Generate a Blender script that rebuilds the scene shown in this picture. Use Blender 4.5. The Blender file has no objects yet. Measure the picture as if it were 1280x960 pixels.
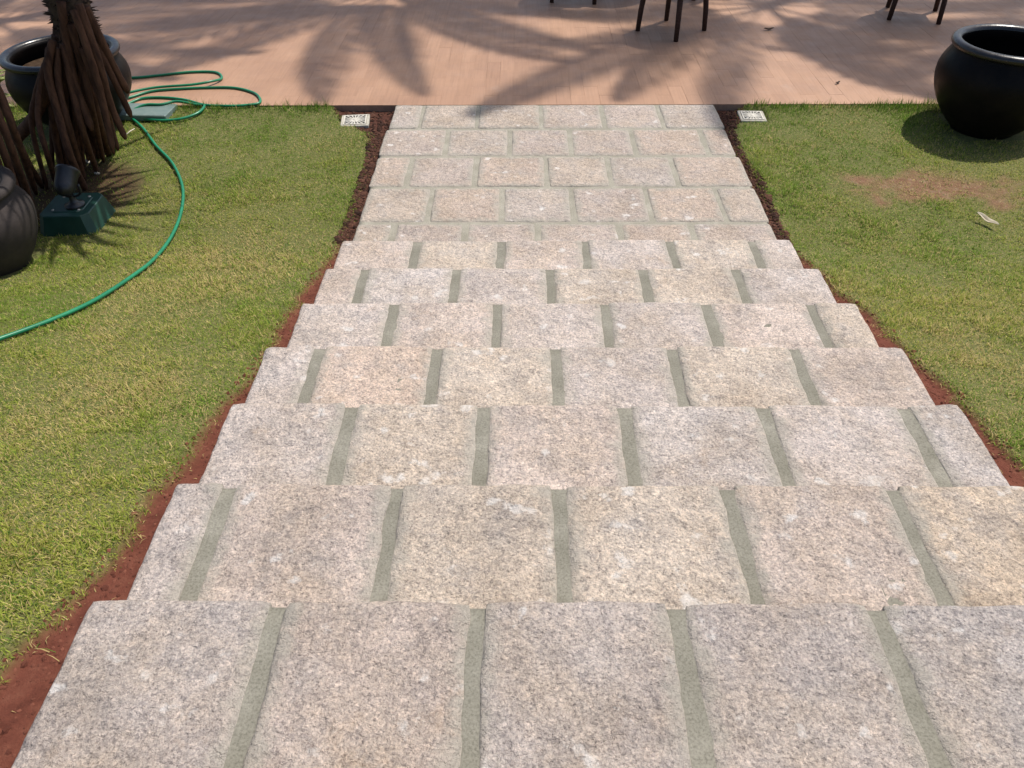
import bpy, math, random
import numpy as np
from mathutils import Vector, Matrix
R = math.radians
sc = bpy.context.scene
C = sc.collection
# ------------------------------------------------------------------ camera
F_PX, PITCH, YAW, ROLL = 966.68, 0.71936, -0.01636, -0.00899
CAM = np.array([-0.2676, 0.0, 2.5574])
cp, sp, cy_, sy_ = math.cos(PITCH), math.sin(PITCH), math.cos(YAW), math.sin(YAW)
FW = np.array([sy_*cp, cy_*cp, -sp]); RT0 = np.array([cy_, -sy_, 0.0]); UP0 = np.cross(RT0, FW)
RT = math.cos(ROLL)*RT0 + math.sin(ROLL)*UP0
UP = -math.sin(ROLL)*RT0 + math.cos(ROLL)*UP0
cam = bpy.data.cameras.new('camera'); cam.sensor_width = 36; cam.lens = F_PX/1280*36
cam.clip_end = 800; cam.clip_start = 0.05
camo = bpy.data.objects.new('camera', cam); C.objects.link(camo)
camo.matrix_world = Matrix(((RT[0], UP[0], -FW[0], CAM[0]), (RT[1], UP[1], -FW[1], CAM[1]), (RT[2], UP[2], -FW[2], CAM[2]), (0, 0, 0, 1)))
sc.camera = camo
# ------------------------------------------------------------------ light
SUN_EL, SUN_AZ = R(62), math.atan2(0.76, 0.65)        # azimuth from +Y towards +X
SUNV = Vector((math.cos(SUN_EL)*math.sin(SUN_AZ), math.cos(SUN_EL)*math.cos(SUN_AZ), math.sin(SUN_EL)))
w = bpy.data.worlds.new('World'); sc.world = w; w.use_nodes = True
nt = w.node_tree; bg = nt.nodes['Background']; bg.inputs[1].default_value = 0.11
sky = nt.nodes.new('ShaderNodeTexSky'); sky.sky_type = 'NISHITA'; sky.sun_disc = False
sky.sun_elevation = SUN_EL; sky.sun_rotation = SUN_AZ; sky.dust_density = 2.5; sky.ozone_density = 0.6
nt.links.new(sky.outputs[0], bg.inputs[0])
sl = bpy.data.lights.new('sun', 'SUN'); sl.energy = 4.0; sl.angle = R(0.53); sl.color = (1.0, 0.95, 0.87)
so = bpy.data.objects.new('sun', sl); C.objects.link(so)
so.rotation_euler = SUNV.to_track_quat('Z', 'Y').to_euler()
so.location = (0, 0, 30)
sc.view_settings.view_transform = 'Standard'; sc.view_settings.look = 'None'
sc.view_settings.gamma = 1.0; sc.view_settings.exposure = 0.40; sc.view_settings.use_curve_mapping = False

random.seed(7); rng = np.random.default_rng(7)
# ------------------------------------------------------------------ layout constants (metres)
W, H, Y1, RUN, YP, RP = 2.706, 0.1228, 1.1037, 0.5, 4.5264, 0.501
YT = YP + 4*RP + 0.006            # near edge of the terrace
def vnoise(x, y, seed=0):
    x = np.asarray(x, float); y = np.asarray(y, float)
    xi = np.floor(x).astype(np.int64); yi = np.floor(y).astype(np.int64)
    fx = x-xi; fy = y-yi; fx = fx*fx*(3-2*fx); fy = fy*fy*(3-2*fy)
    def hsh(a, b):
        n = (a*374761393 + b*668265263 + seed*1442695041) & 0xffffffff
        n = ((n ^ (n >> 13))*1274126177) & 0xffffffff
        return ((n ^ (n >> 16)) & 0xffff)/65535.0
    return (hsh(xi, yi)*(1-fx)+hsh(xi+1, yi)*fx)*(1-fy)+(hsh(xi, yi+1)*(1-fx)+hsh(xi+1, yi+1)*fx)*fy
def fbm(x, y, seed=0, o=4):
    s = 0; a = 1.0; t = 0
    for k in range(o):
        s = s+a*vnoise(np.asarray(x)*2**k, np.asarray(y)*2**k, seed+k*17); t += a; a *= .5
    return s/t*2-1
def sstep(a, b, x):
    t = np.clip((x-a)/(b-a), 0, 1); return t*t*(3-2*t)
def z_soil(x, y):                 # bank that follows the stairs, then runs level to the terrace
    y = np.asarray(y, float); x = np.asarray(x, float)
    zn = H*(7-(np.maximum(y, -1.5)-Y1)/RUN)-H-.022
    k = .03; a = zn; b = -.055
    z = k*np.logaddexp(a/k, b/k)
    return z
def ray(px, py):
    return FW+RT*(px-640)/F_PX+UP*(480-py)/F_PX
def unp(px, py, z):
    d = ray(px, py); return CAM+d*((z-CAM[2])/d[2])
def unpY(px, py, Y):
    d = ray(px, py); return CAM+d*((Y-CAM[1])/d[1])
def ung(px, py, up=0.02):         # pixel to a point on the bank
    z = 0.0
    for _ in range(12):
        q = unp(px, py, z); z = float(z_soil(q[0], q[1]))+up
    return q
EL = [(425, 131), (424, 142), (432, 151), (450, 159), (466, 168), (468, 182), (462, 210), (450, 245), (442, 275), (425, 306), (405, 338), (385, 362), (362, 398), (340, 436), (318, 470), (292, 502), (266, 537), (232, 580), (195, 622), (178, 652), (148, 692), (108, 742), (60, 792), (0, 850), (-90, 930)]
ER = [(924, 131), (922, 142), (917, 152), (910, 160), (916, 178), (922, 195), (944, 222), (955, 250), (968, 285), (1000, 325), (1030, 345), (1046, 368), (1082, 388), (1121, 430), (1150, 460), (1186, 487), (1202, 506), (1232, 541), (1262, 572), (1290, 598), (1400, 720)]
el = np.array([ung(*p)[:2] for p in EL]); er = np.array([ung(*p)[:2] for p in ER])
el = el[np.argsort(el[:, 1])]; er = er[np.argsort(er[:, 1])]
def xl(y): return np.minimum(np.interp(y, el[:, 1], el[:, 0]), -W/2-.03)
def xr(y): return np.maximum(np.interp(y, er[:, 1], er[:, 0]), W/2+.03)
def lawn_mask(x, y):              # > 0 on the lawn, metres from its edge
    j = .035*fbm(np.asarray(x)*9, np.asarray(y)*9, 5, 3)
    return np.where(x < 0, xl(y)-x, x-xr(y))+j
PATCH = ung(1165, 236)
def dry(x, y):                    # bare worn patch
    dx = (x-PATCH[0])/.66; dy = (y-PATCH[1])/.26
    d = np.sqrt(dx*dx+dy*dy)+.75*fbm(x*5, y*5, 31, 4)+.25*fbm(x*22, y*22, 37, 2)
    return 1-sstep(.45, 1.2, d)
_dl, _dr = ung(444, 151), ung(940, 145)
DR_L = Vector((_dl[0], _dl[1], -.027)); DR_R = Vector((_dr[0], _dr[1], -.030))   # tops of the two floor drains
def z_ground(x, y):
    x = np.asarray(x, float); y = np.asarray(y, float)
    m = lawn_mask(x, y)
    z = z_soil(x, y)
    lift = sstep(-.02, .05, m)
    z = z+lift*(.022+.022*sstep(YT-.35, YT-.06, y)+.014*fbm(x*1.3, y*1.3, 3, 3))+.005*fbm(x*14, y*14, 9, 3)*(1-lift)
    for c_ in (DR_L, DR_R):
        d = np.maximum(np.abs(x-c_.x), np.abs(y-c_.y)); z = np.where(d < .125, np.minimum(z, c_.z-.006-.05*sstep(.125, .095, d)), z)
    return z
def gz(x, y): return float(z_ground(np.array([x]), np.array([y]))[0])
def on_lawn(px, py, up=0.0):
    q = ung(px, py, .02)
    return Vector((q[0], q[1], gz(q[0], q[1])+up))

# ------------------------------------------------------------------ helpers
def tag(o, label=None, cat=None, group=None, kind=None):
    if label: o['label'] = label
    if cat: o['category'] = cat
    if group: o['group'] = group
    if kind: o['kind'] = kind
    return o
def empty(name, loc=(0, 0, 0), rz=0):
    o = bpy.data.objects.new(name, None); o.location = loc; o.rotation_euler = (0, 0, rz)
    o.empty_display_size = .1; C.objects.link(o); return o
def link(name, me, mat, parent=None, loc=None):
    if mat and not me.materials: me.materials.append(mat)
    o = bpy.data.objects.new(name, me); C.objects.link(o)
    if parent: o.parent = parent
    if loc is not None: o.location = loc
    return o
def mesh(name, v, f, smooth=True):
    me = bpy.data.meshes.new(name); me.from_pydata([tuple(map(float, a)) for a in v], [], f); me.update()
    if smooth: me.polygons.foreach_set('use_smooth', [True]*len(me.polygons))
    return me
def obj(name, v, f, mat, parent=None, loc=None, smooth=True):
    return link(name, mesh(name, v, f, smooth), mat, parent, loc)
class MB:
    def __init__(s): s.v = []; s.f = []
    def add(s, v, f):
        n = len(s.v); s.v += [tuple(a) for a in v]; s.f += [tuple(i+n for i in q) for q in f]
    def box(s, c, d, rot=None, ch=0.0):
        hx, hy, hz = d[0]/2, d[1]/2, d[2]/2; ch = min(ch, hx*.9, hy*.9, hz*.9)
        if ch <= 0:
            v = [(x, y, z) for z in (-hz, hz) for y in (-hy, hy) for x in (-hx, hx)]
            f = [(0, 2, 3, 1), (4, 5, 7, 6), (0, 1, 5, 4), (2, 6, 7, 3), (0, 4, 6, 2), (1, 3, 7, 5)]
        else:
            ring = lambda a, b, z: [(-a, -b+ch, z), (-a+ch, -b, z), (a-ch, -b, z), (a, -b+ch, z), (a, b-ch, z), (a-ch, b, z), (-a+ch, b, z), (-a, b-ch, z)]
            v = ring(hx-ch, hy-ch, -hz)+ring(hx, hy, -hz+ch)+ring(hx, hy, hz-ch)+ring(hx-ch, hy-ch, hz)
            f = [tuple(range(7, -1, -1)), tuple(range(24, 32))]
            for k in range(3):
                for i in range(8):
                    j = (i+1) % 8; f.append((k*8+i, k*8+j, k*8+8+j, k*8+8+i))
        M = Matrix.Translation(c) @ (rot.to_4x4() if rot else Matrix())
        s.add([M @ Vector(a) for a in v], f)
    def tube(s, pts, rad, n=8, cap=True):
        pts = [Vector(p) for p in pts]; m = len(pts)
        if not hasattr(rad, '__len__'): rad = [rad]*m
        t0 = (pts[1]-pts[0]).normalized(); up = Vector((0, 0, 1)) if abs(t0.z) < .9 else Vector((1, 0, 0))
        nrm = t0.cross(up).normalized(); v = []
        for i in range(m):
            t = (pts[min(i+1, m-1)]-pts[max(i-1, 0)]).normalized()
            nrm = (nrm-t*nrm.dot(t)).normalized(); b = t.cross(nrm)
            for k in range(n):
                a = 2*math.pi*k/n; v.append(pts[i]+(nrm*math.cos(a)+b*math.sin(a))*rad[i])
        f = [(i*n+k, i*n+(k+1) % n, (i+1)*n+(k+1) % n, (i+1)*n+k) for i in range(m-1) for k in range(n)]
        if cap: f += [tuple(range(n-1, -1, -1)), tuple((m-1)*n+k for k in range(n))]
        s.add(v, f)
    def lathe(s, prof, n=32, c=(0, 0, 0), rot=None):
        v = []; f = []
        M = Matrix.Translation(c) @ (rot.to_4x4() if rot else Matrix())
        for r, z in prof:
            for k in range(n):
                a = 2*math.pi*k/n; v.append(M @ Vector((r*math.cos(a), r*math.sin(a), z)))
        for i in range(len(prof)-1):
            for k in range(n):
                f.append((i*n+k, i*n+(k+1) % n, (i+1)*n+(k+1) % n, (i+1)*n+k))
        s.add(v, f)
    def build(s, name, mat, parent=None, loc=None, smooth=True):
        return obj(name, s.v, s.f, mat, parent, loc, smooth)
def spline(pts, n=8):
    P = [Vector(p) for p in pts]; P = [P[0]*2-P[1]]+P+[P[-1]*2-P[-2]]; out = []
    for i in range(1, len(P)-2):
        for k in range(n):
            t = k/n; a, b, c, d = P[i-1:i+3]
            out.append(.5*((2*b)+(c-a)*t+(2*a-5*b+4*c-d)*t*t+(3*b-a-3*c+d)*t**3))
    out.append(P[-2]); return out
def copy_tree(o, parent=None):
    c = o.copy(); C.objects.link(c)
    if parent: c.parent = parent
    for ch in list(o.children): copy_tree(ch, c)
    return c

# ------------------------------------------------------------------ materials
class NT:
    def __init__(s, name):
        s.m = bpy.data.materials.new(name); s.m.use_nodes = True; s.t = s.m.node_tree
        s.b = s.t.nodes['Principled BSDF']; s.out = s.t.nodes['Material Output']
    def n(s, typ, **kw):
        nd = s.t.nodes.new('ShaderNode'+typ)
        for k, v in kw.items():
            if k.startswith('_'): setattr(nd, k[1:], v)
            else:
                key = int(k[1:]) if k[0] == 'i' and k[1:].isdigit() else k.replace('_', ' ')
                s.set(nd.inputs[key], v)
        return nd
    def set(s, inp, v):
        if isinstance(v, bpy.types.NodeSocket): s.t.links.new(v, inp)
        elif isinstance(v, bpy.types.Node): s.t.links.new(v.outputs[0], inp)
        else: inp.default_value = v
    def noise(s, vec, scale, detail=4, rough=.55): return s.n('TexNoise', Vector=vec, Scale=scale, Detail=detail, Roughness=rough).outputs[0]
    def ramp(s, x, stops):
        r = s.n('ValToRGB', Fac=x); e = r.color_ramp.elements
        while len(e) < len(stops): e.new(.5)
        for q, (p, c) in zip(e, stops):
            q.position = p; q.color = c if len(c) == 4 else (*c, 1)
        return r.outputs[0]
    def mix(s, f, a, b, mode='MIX'):
        m = s.n('Mix', _data_type='RGBA', _blend_type=mode)
        s.set(m.inputs[0], f); s.set(m.inputs[6], a if not isinstance(a, tuple) else (*a, 1)); s.set(m.inputs[7], b if not isinstance(b, tuple) else (*b, 1))
        return m.outputs[2]
    def math(s, op, a, b=0.0):
        m = s.n('Math', _operation=op); s.set(m.inputs[0], a); s.set(m.inputs[1], b); return m.outputs[0]
    def bump(s, h, dist, strength=1.0, normal=None):
        b = s.n('Bump', Height=h, Distance=dist, Strength=strength)
        if normal: s.set(b.inputs['Normal'], normal)
        return b.outputs[0]
    def fin(s, col=None, rough=None, normal=None, spec=None):
        if col is not None: s.set(s.b.inputs['Base Color'], col if not isinstance(col, tuple) else (*col, 1))
        if rough is not None: s.set(s.b.inputs['Roughness'], rough)
        if normal is not None: s.set(s.b.inputs['Normal'], normal)
        if spec is not None: s.b.inputs['Specular IOR Level'].default_value = spec
        return s.m
G3 = lambda v: (v, v, v)
def vec_obj(t):                   # object coordinates shifted by a per-object random amount
    oi = t.n('ObjectInfo'); tc = t.n('TexCoord')
    rnd = t.math('MULTIPLY', oi.outputs['Random'], 83.0)
    return t.n('VectorMath', _operation='ADD', i0=tc.outputs['Object'], i1=t.n('CombineXYZ', X=rnd, Y=rnd, Z=rnd).outputs[0]).outputs[0], oi

def mat_granite():
    t = NT('granite'); v, oi = vec_obj(t)
    tint = oi.outputs['Color']
    big = t.noise(v, 4.2, 4, .6); mid = t.noise(v, 38, 5, .75)
    gr = t.n('SeparateColor', Color=t.n('TexVoronoi', Vector=v, Scale=150.0).outputs['Color']).outputs[0]
    fine = t.noise(v, 125, 6, .8)
    c = t.mix(t.ramp(big, [(.38, G3(0)), (.66, G3(.55))]), tint, (.455, .375, .295))
    c = t.mix(t.ramp(t.noise(v, 8, 4, .6), [(.48, G3(0)), (.72, G3(.55))]), c, (.385, .360, .348))
    c = t.mix(1.0, c, t.ramp(mid, [(.32, (.72, .72, .74)), (.5, (1, 1, 1)), (.68, (1.22, 1.19, 1.16))]), 'MULTIPLY')
    c = t.mix(1.0, c, t.ramp(gr, [(0, (.74, .74, .76)), (.25, (.93, .93, .93)), (.5, (1.0, .99, .98)), (.85, (1.06, 1.04, 1.02)), (1, (1.20, 1.18, 1.17))]), 'MULTIPLY')
    c = t.mix(1.0, c, t.ramp(fine, [(.35, (.30, .29, .30)), (.435, (.86, .85, .85)), (.53, (1.04, 1.03, 1.02)), (.66, (1.30, 1.28, 1.26))]), 'MULTIPLY')
    pos = t.n('NewGeometry').outputs['Position']
    c = t.mix(1.0, c, t.ramp(t.noise(pos, 3.2, 5, .65), [(.32, (.86, .85, .84)), (.55, (1.02, 1.02, 1.02)), (.7, (1.06, 1.06, 1.06))]), 'MULTIPLY')
    # quartz lumps and bruised white hammer marks
    q = t.math('ADD', t.noise(v, 13, 2, .4), t.math('MULTIPLY', t.math('SUBTRACT', t.noise(v, 90, 3, .6), .5), .22))
    c = t.mix(t.ramp(q, [(.662, G3(0)), (.75, G3(.62))]), c, (.78, .75, .72))
    # rusty stains
    ru = t.noise(v, 6.5, 4, .65); c = t.mix(t.ramp(ru, [(.62, G3(0)), (.78, G3(.4))]), c, (.44, .29, .16))
    # film of cement left beside the joints
    e = t.n('Attribute', _attribute_name='edge').outputs['Fac']
    en = t.math('ADD', e, t.math('MULTIPLY', t.math('SUBTRACT', t.noise(v, 13, 5, .65), .5), 2.0))
    film = t.ramp(en, [(-.1, G3(.8)), (.62, G3(0))])
    c = t.mix(film, c, (.41, .378, .325))
    hb = t.math('ADD', t.math('MULTIPLY', t.noise(v, 55, 5, .7), 1.0), t.math('MULTIPLY', fine, .5))
    nb = t.bump(t.noise(v, 24, 5, .65), .030, 1.0)
    return t.fin(c, .9, t.bump(hb, .011, 1.0, nb), .2)
def mat_mortar(name, a, b, c_):
    t = NT(name); v, oi = vec_obj(t)
    c = t.ramp(t.noise(v, 9, 5, .6), [(.3, a), (.55, b), (.75, c_)])
    c = t.mix(1.0, c, t.ramp(t.noise(v, 150, 4, .7), [(.36, G3(.70)), (.5, G3(1)), (.66, G3(1.18))]), 'MULTIPLY')
    return t.fin(c, .92, t.bump(t.noise(v, 120, 4, .6), .002, .7), .2)
def mat_paver():
    t = NT('terracotta_paver'); v, oi = vec_obj(t)
    s = t.n('Mapping', Vector=v, Scale=(70, 2.2, 1)).outputs[0]
    geo = t.n('NewGeometry').outputs['Random Per Island']
    r = t.math('FRACT', t.math('ADD', geo, oi.outputs['Random']))
    c = t.ramp(r, [(0, (.328, .192, .122)), (.5, (.345, .204, .131)), (1, (.360, .214, .138))])
    c = t.mix(1.0, c, t.ramp(t.noise(s, 1.0, 3, .6), [(.3, G3(.90)), (.6, G3(1.04))]), 'MULTIPLY')
    pos = t.n('NewGeometry').outputs['Position']
    c = t.mix(1.0, c, t.ramp(t.noise(pos, 1.1, 4, .6), [(.3, (.84, .81, .80)), (.65, (1.06, 1.05, 1.03))]), 'MULTIPLY')
    c = t.mix(t.ramp(t.noise(pos, 2.7, 5, .65), [(.62, G3(0)), (.8, G3(.35))]), c, (.40, .33, .28))
    return t.fin(c, t.ramp(t.noise(pos, 6, 3), [(.3, G3(.5)), (.7, G3(.68))]), t.bump(t.noise(s, 1.0, 3), .0008, .5), .35)
def mat_joint():
    t = NT('terrace_bed'); v, oi = vec_obj(t)
    return t.fin(t.ramp(t.noise(v, 30, 3), [(.3, (.22, .14, .10)), (.7, (.30, .19, .135))]), .9)
def mat_soil():
    t = NT('red_soil'); v = t.n('NewGeometry').outputs['Position']
    c = t.ramp(t.noise(v, 14, 5, .65), [(.3, (.085, .026, .017)), (.52, (.130, .042, .027)), (.75, (.175, .068, .043))])
    lawn = t.n('Attribute', _attribute_name='lawn').outputs['Fac']
    th = t.ramp(t.noise(v, 40, 4, .7), [(.3, (.07, .085, .025)), (.55, (.14, .14, .05)), (.75, (.22, .17, .085))])
    c = t.mix(lawn, c, th)
    dr = t.n('Attribute', _attribute_name='dry').outputs['Fac']
    c = t.mix(dr, c, t.ramp(t.noise(v, 22, 4, .65), [(.3, (.14, .066, .040)), (.55, (.205, .112, .070)), (.75, (.24, .17, .12))]))
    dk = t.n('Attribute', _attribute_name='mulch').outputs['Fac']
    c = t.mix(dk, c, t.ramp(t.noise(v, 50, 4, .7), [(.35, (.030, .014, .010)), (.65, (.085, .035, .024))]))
    return t.fin(c, .95, t.bump(t.noise(v, 60, 6, .7), .012, .9), .15)
def mat_clod(name, a, b):
    t = NT(name); v, oi = vec_obj(t)
    r = t.n('NewGeometry').outputs['Random Per Island']
    return t.fin(t.mix(r, a, b), .95, t.bump(t.noise(v, 120, 4), .004, .7), .15)
def mat_grass():
    t = NT('grass_blades')
    c = t.n('Attribute', _attribute_name='tone').outputs['Color']
    t.fin(c, .66, None, .12)
    tr = t.n('BsdfTranslucent', Color=c); mx = t.n('MixShader', i0=.36)
    t.t.links.new(t.b.outputs[0], mx.inputs[1]); t.t.links.new(tr.outputs[0], mx.inputs[2])
    t.t.links.new(mx.outputs[0], t.out.inputs[0]); return t.m
def mat_leaf(name, a, b, tr_=.25):
    t = NT(name); v, oi = vec_obj(t)
    c = t.mix(t.noise(v, 6, 3), a, b); t.fin(c, .5, None, .4)
    tr = t.n('BsdfTranslucent', Color=c); mx = t.n('MixShader', i0=tr_)
    t.t.links.new(t.b.outputs[0], mx.inputs[1]); t.t.links.new(tr.outputs[0], mx.inputs[2])
    t.t.links.new(mx.outputs[0], t.out.inputs[0]); return t.m
def mat_pot(name, a, b, rough, spec=.3):
    t = NT(name); v, oi = vec_obj(t)
    c = t.mix(t.ramp(t.noise(v, 5, 5, .65), [(.35, G3(0)), (.7, G3(1))]), a, b)
    return t.fin(c, t.ramp(t.noise(v, 14, 4), [(.3, G3(rough)), (.7, G3(min(1, rough+.18)))]), t.bump(t.noise(v, 35, 3), .002, .4), spec)
def mat_bark(name, a, b, sc_=(30, 30, 6)):
    t = NT(name); v, oi = vec_obj(t)
    s = t.n('Mapping', Vector=v, Scale=sc_).outputs[0]; n = t.noise(s, 1.0, 5, .65)
    return t.fin(t.mix(t.ramp(n, [(.3, G3(0)), (.7, G3(1))]), a, b), .85, t.bump(n, .006, .8), .2)
def mat_simple(name, a, b, rough=.5, scale=12, spec=.5, metal=0.0):
    t = NT(name); v, oi = vec_obj(t)
    c = t.mix(t.ramp(t.noise(v, scale, 4, .6), [(.35, G3(0)), (.68, G3(1))]), a, b)
    t.b.inputs['Metallic'].default_value = metal
    return t.fin(c, rough, t.bump(t.noise(v, scale*4, 3), .001, .4), spec)
M = dict(granite=mat_granite(), mortar=mat_mortar('mortar', (.160, .152, .121), (.196, .186, .152), (.25, .237, .198)), mortar2=mat_mortar('path_mortar', (.225, .210, .168), (.28, .262, .215), (.35, .328, .275)), paver=mat_paver(), bed=mat_joint(), soil=mat_soil(), grass=mat_grass(),
    clod=mat_clod('soil_clods', (.075, .024, .016), (.17, .062, .04)), mulch=mat_clod('mulch_chips', (.022, .011, .008), (.10, .045, .03)),
    pot=mat_pot('dark_glazed_clay', (.0055, .005, .0055), (.013, .010, .009), .30, .08), potrim=mat_pot('dark_glazed_rim', (.007, .007, .009), (.013, .011, .012), .22, .5), pot2=mat_pot('weathered_brown_clay', (.020, .016, .015), (.044, .034, .031), .7),
    potsoil=mat_simple('potting_soil', (.030, .018, .011), (.07, .045, .028), .95, 40, .1),
    root=mat_bark('prop_root_bark', (.032, .014, .010), (.135, .064, .038)), trunk=mat_bark('screw_pine_bark', (.035, .022, .016), (.10, .065, .045), (25, 25, 25)),
    leaf=mat_leaf('sword_leaf', (.045, .085, .025), (.075, .12, .035)), frond=mat_leaf('palm_leaflet', (.045, .08, .02), (.08, .12, .03)),
    shrub=mat_leaf('shrub_leaf', (.16, .22, .05), (.36, .38, .14), .35), ptrunk=mat_bark('palm_bark', (.14, .11, .085), (.25, .21, .17), (6, 6, 30)),
    hose=mat_simple('green_vinyl', (.008, .150, .070), (.012, .205, .095), .34, 6), box=mat_simple('green_fibreglass', (.008, .040, .029), (.015, .060, .045), .45, 9),
    slab=mat_simple('grey_green_cover', (.105, .155, .145), (.150, .195, .180), .6, 14), black=mat_simple('black_lamp_paint', (.012, .012, .015), (.022, .022, .026), .38, 20),
    drain=mat_simple('off_white_plastic', (.42, .39, .33), (.58, .55, .48), .55, 25), hole=mat_simple('drain_pit', (.012, .011, .010), (.02, .018, .016), .9),
    cement=mat_simple('rough_cement', (.34, .32, .27), (.46, .43, .37), .9, 30, .2), wicker=mat_bark('dark_wicker', (.030, .016, .012), (.065, .036, .027), (60, 60, 60)),
    dryleaf=mat_simple('dry_leaf', (.42, .36, .25), (.58, .51, .39), .7, 20, .3), brownleaf=mat_simple('brown_leaf', (.05, .028, .018), (.11, .06, .035), .7, 20, .3),
    lens=mat_simple('lamp_glass', (.05, .05, .06), (.07, .07, .08), .1), chip=mat_simple('pale_chip', (.48, .42, .33), (.62, .56, .46), .8))

# ------------------------------------------------------------------ ground
def axis(parts):
    a = []
    for s, e, st in parts: a += list(np.arange(s, e-1e-6, st))
    return np.array(a+[parts[-1][1]])
gx = axis([(-300, -40, 65), (-40, -10, 5), (-10, -5.4, .4), (-5.4, -1.9, .06), (-1.9, -1.29, .02), (-1.29, 1.29, .3), (1.29, 1.9, .02), (1.9, 5.4, .06), (5.4, 10, .4), (10, 40, 5), (40, 300, 65)])
gy = axis([(-300, -40, 65), (-40, -4, 4), (-4, 0, .25), (0, 6.64, .04), (6.64, 10, .8), (10, 40, 5), (40, 300, 65)])
XX, YY = np.meshgrid(gx, gy)
ZZ = z_ground(XX, YY)
ZZ = np.where(np.abs(XX) < 1.30, ZZ-.28, ZZ)
ZZ = np.where(YY > YT+.03, -.14, ZZ)
nx, ny = len(gx), len(gy)
idx = np.arange(nx*ny).reshape(ny, nx)
quads = np.stack([idx[:-1, :-1], idx[:-1, 1:], idx[1:, 1:], idx[1:, :-1]], -1).reshape(-1, 4)
me = bpy.data.meshes.new('ground'); me.from_pydata(np.stack([XX, YY, ZZ], -1).reshape(-1, 3).tolist(), [], quads.tolist()); me.update()
me.polygons.foreach_set('use_smooth', np.ones(len(quads), bool))
lm = sstep(-.01, .05, lawn_mask(XX, YY)); dm = dry(XX, YY)
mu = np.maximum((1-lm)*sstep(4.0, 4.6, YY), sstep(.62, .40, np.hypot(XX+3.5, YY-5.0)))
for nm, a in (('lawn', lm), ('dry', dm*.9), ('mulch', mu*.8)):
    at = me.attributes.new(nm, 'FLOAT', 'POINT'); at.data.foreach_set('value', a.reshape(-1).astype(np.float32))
tag(link('ground', me, M['soil']), kind='structure')

# ------------------------------------------------------------------ stone staircase and path
def stone_mesh(wd, dp, hg, seed, n=34, rough=1.0, film=(1, 1, 1, 1), rnd=.010):
    t = np.linspace(0, 1, n); u = .55*t+.45*(.5-.5*np.cos(np.pi*t))
    U, V = np.meshgrid(u, u)
    X = (U-.5)*wd; Yv = (V-.5)*dp; s0 = seed*3.7
    ex = .006*rough; fx = np.abs(2*U-1)**6*np.sign(2*U-1); fy = np.abs(2*V-1)**6*np.sign(2*V-1)
    X2 = X+fx*ex*(fbm(Yv*11+s0, fx*3+s0, seed, 4)*1.3-.2); Y2 = Yv+fy*ex*(fbm(X*11+s0, fy*3-s0, seed+5, 4)*1.3-.2)
    dl = U*wd; dr_ = (1-U)*wd; df = V*dp; db = (1-V)*dp
    e = np.minimum(np.minimum(dl, dr_), np.minimum(df, db))
    # cut the corners a little
    cx = np.minimum(dl, dr_); cyy = np.minimum(df, db); k = np.clip(1-(cx+cyy)/.03, 0, 1)
    X2 = X2-np.sign(X)*k*.005; Y2 = Y2-np.sign(Yv)*k*.005
    z = -rnd*np.exp(-(e/.008)**1.2)-.002*np.exp(-e/.03)
    z = z+rough*(.0065*fbm(X*7+s0, Yv*7, seed+11, 3)+.0065*fbm(X*30+s0, Yv*30, seed+23, 3))*np.clip(e/.03, .25, 1)+.004
    z = np.where(e > .012, np.maximum(z, -.0005+.15*z), z)
    v = np.stack([X2, Y2, z], -1).reshape(-1, 3)
    id_ = np.arange(n*n).reshape(n, n)
    f = np.stack([id_[:-1, :-1], id_[:-1, 1:], id_[1:, 1:], id_[1:, :-1]], -1).reshape(-1, 4).tolist()
    ring = list(id_[0, :])+list(id_[1:, -1])+list(id_[-1, -2::-1])+list(id_[-2:0:-1, 0])
    lo = v[ring].copy(); lo[:, 2] = -hg; b0 = n*n; m = len(ring)
    f += [[int(ring[i]), b0+i, b0+(i+1) % m, int(ring[(i+1) % m])] for i in range(m)]
    v = np.vstack([v, lo])
    me = mesh('stone', v, f)
    ed = np.minimum(np.minimum(np.where(film[0], dl, 9), np.where(film[1], dr_, 9)), np.minimum(np.where(film[2], df, 9), np.where(film[3], db, 9)))
    ed = np.clip(ed/.085, 0, 1.6).reshape(-1)
    at = me.attributes.new('edge', 'FLOAT', 'POINT'); at.data.foreach_set('value', np.concatenate([ed, np.full(m, 1.6)]).astype(np.float32))
    return me
def bed_mesh(x0, x1, y0, y1, zt, zb, seed):
    n = max(2, int((x1-x0)/.03)); m = max(2, int((y1-y0)/.05))
    X, Yv = np.meshgrid(np.linspace(x0, x1, n), np.linspace(y0, y1, m))
    Z = zt+.0022*fbm(X*8, Yv*8, seed, 3)
    v = np.stack([X, Yv, Z], -1).reshape(-1, 3); id_ = np.arange(n*m).reshape(m, n)
    f = np.stack([id_[:-1, :-1], id_[:-1, 1:], id_[1:, 1:], id_[1:, :-1]], -1).reshape(-1, 4).tolist()
    ring = list(id_[0, :])+list(id_[1:, -1])+list(id_[-1, -2::-1])+list(id_[-2:0:-1, 0])
    lo = v[ring].copy(); lo[:, 2] = zb; b = n*m; k = len(ring)
    f += [[int(ring[i]), b+i, b+(i+1) % k, int(ring[(i+1) % k])] for i in range(k)]
    return mesh('bed', np.vstack([v, lo]), f)
GREY = (.435, .388, .362); PINK = (.450, .386, .348); TAN = (.450, .392, .335); BLUE = (.432, .396, .378)
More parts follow.
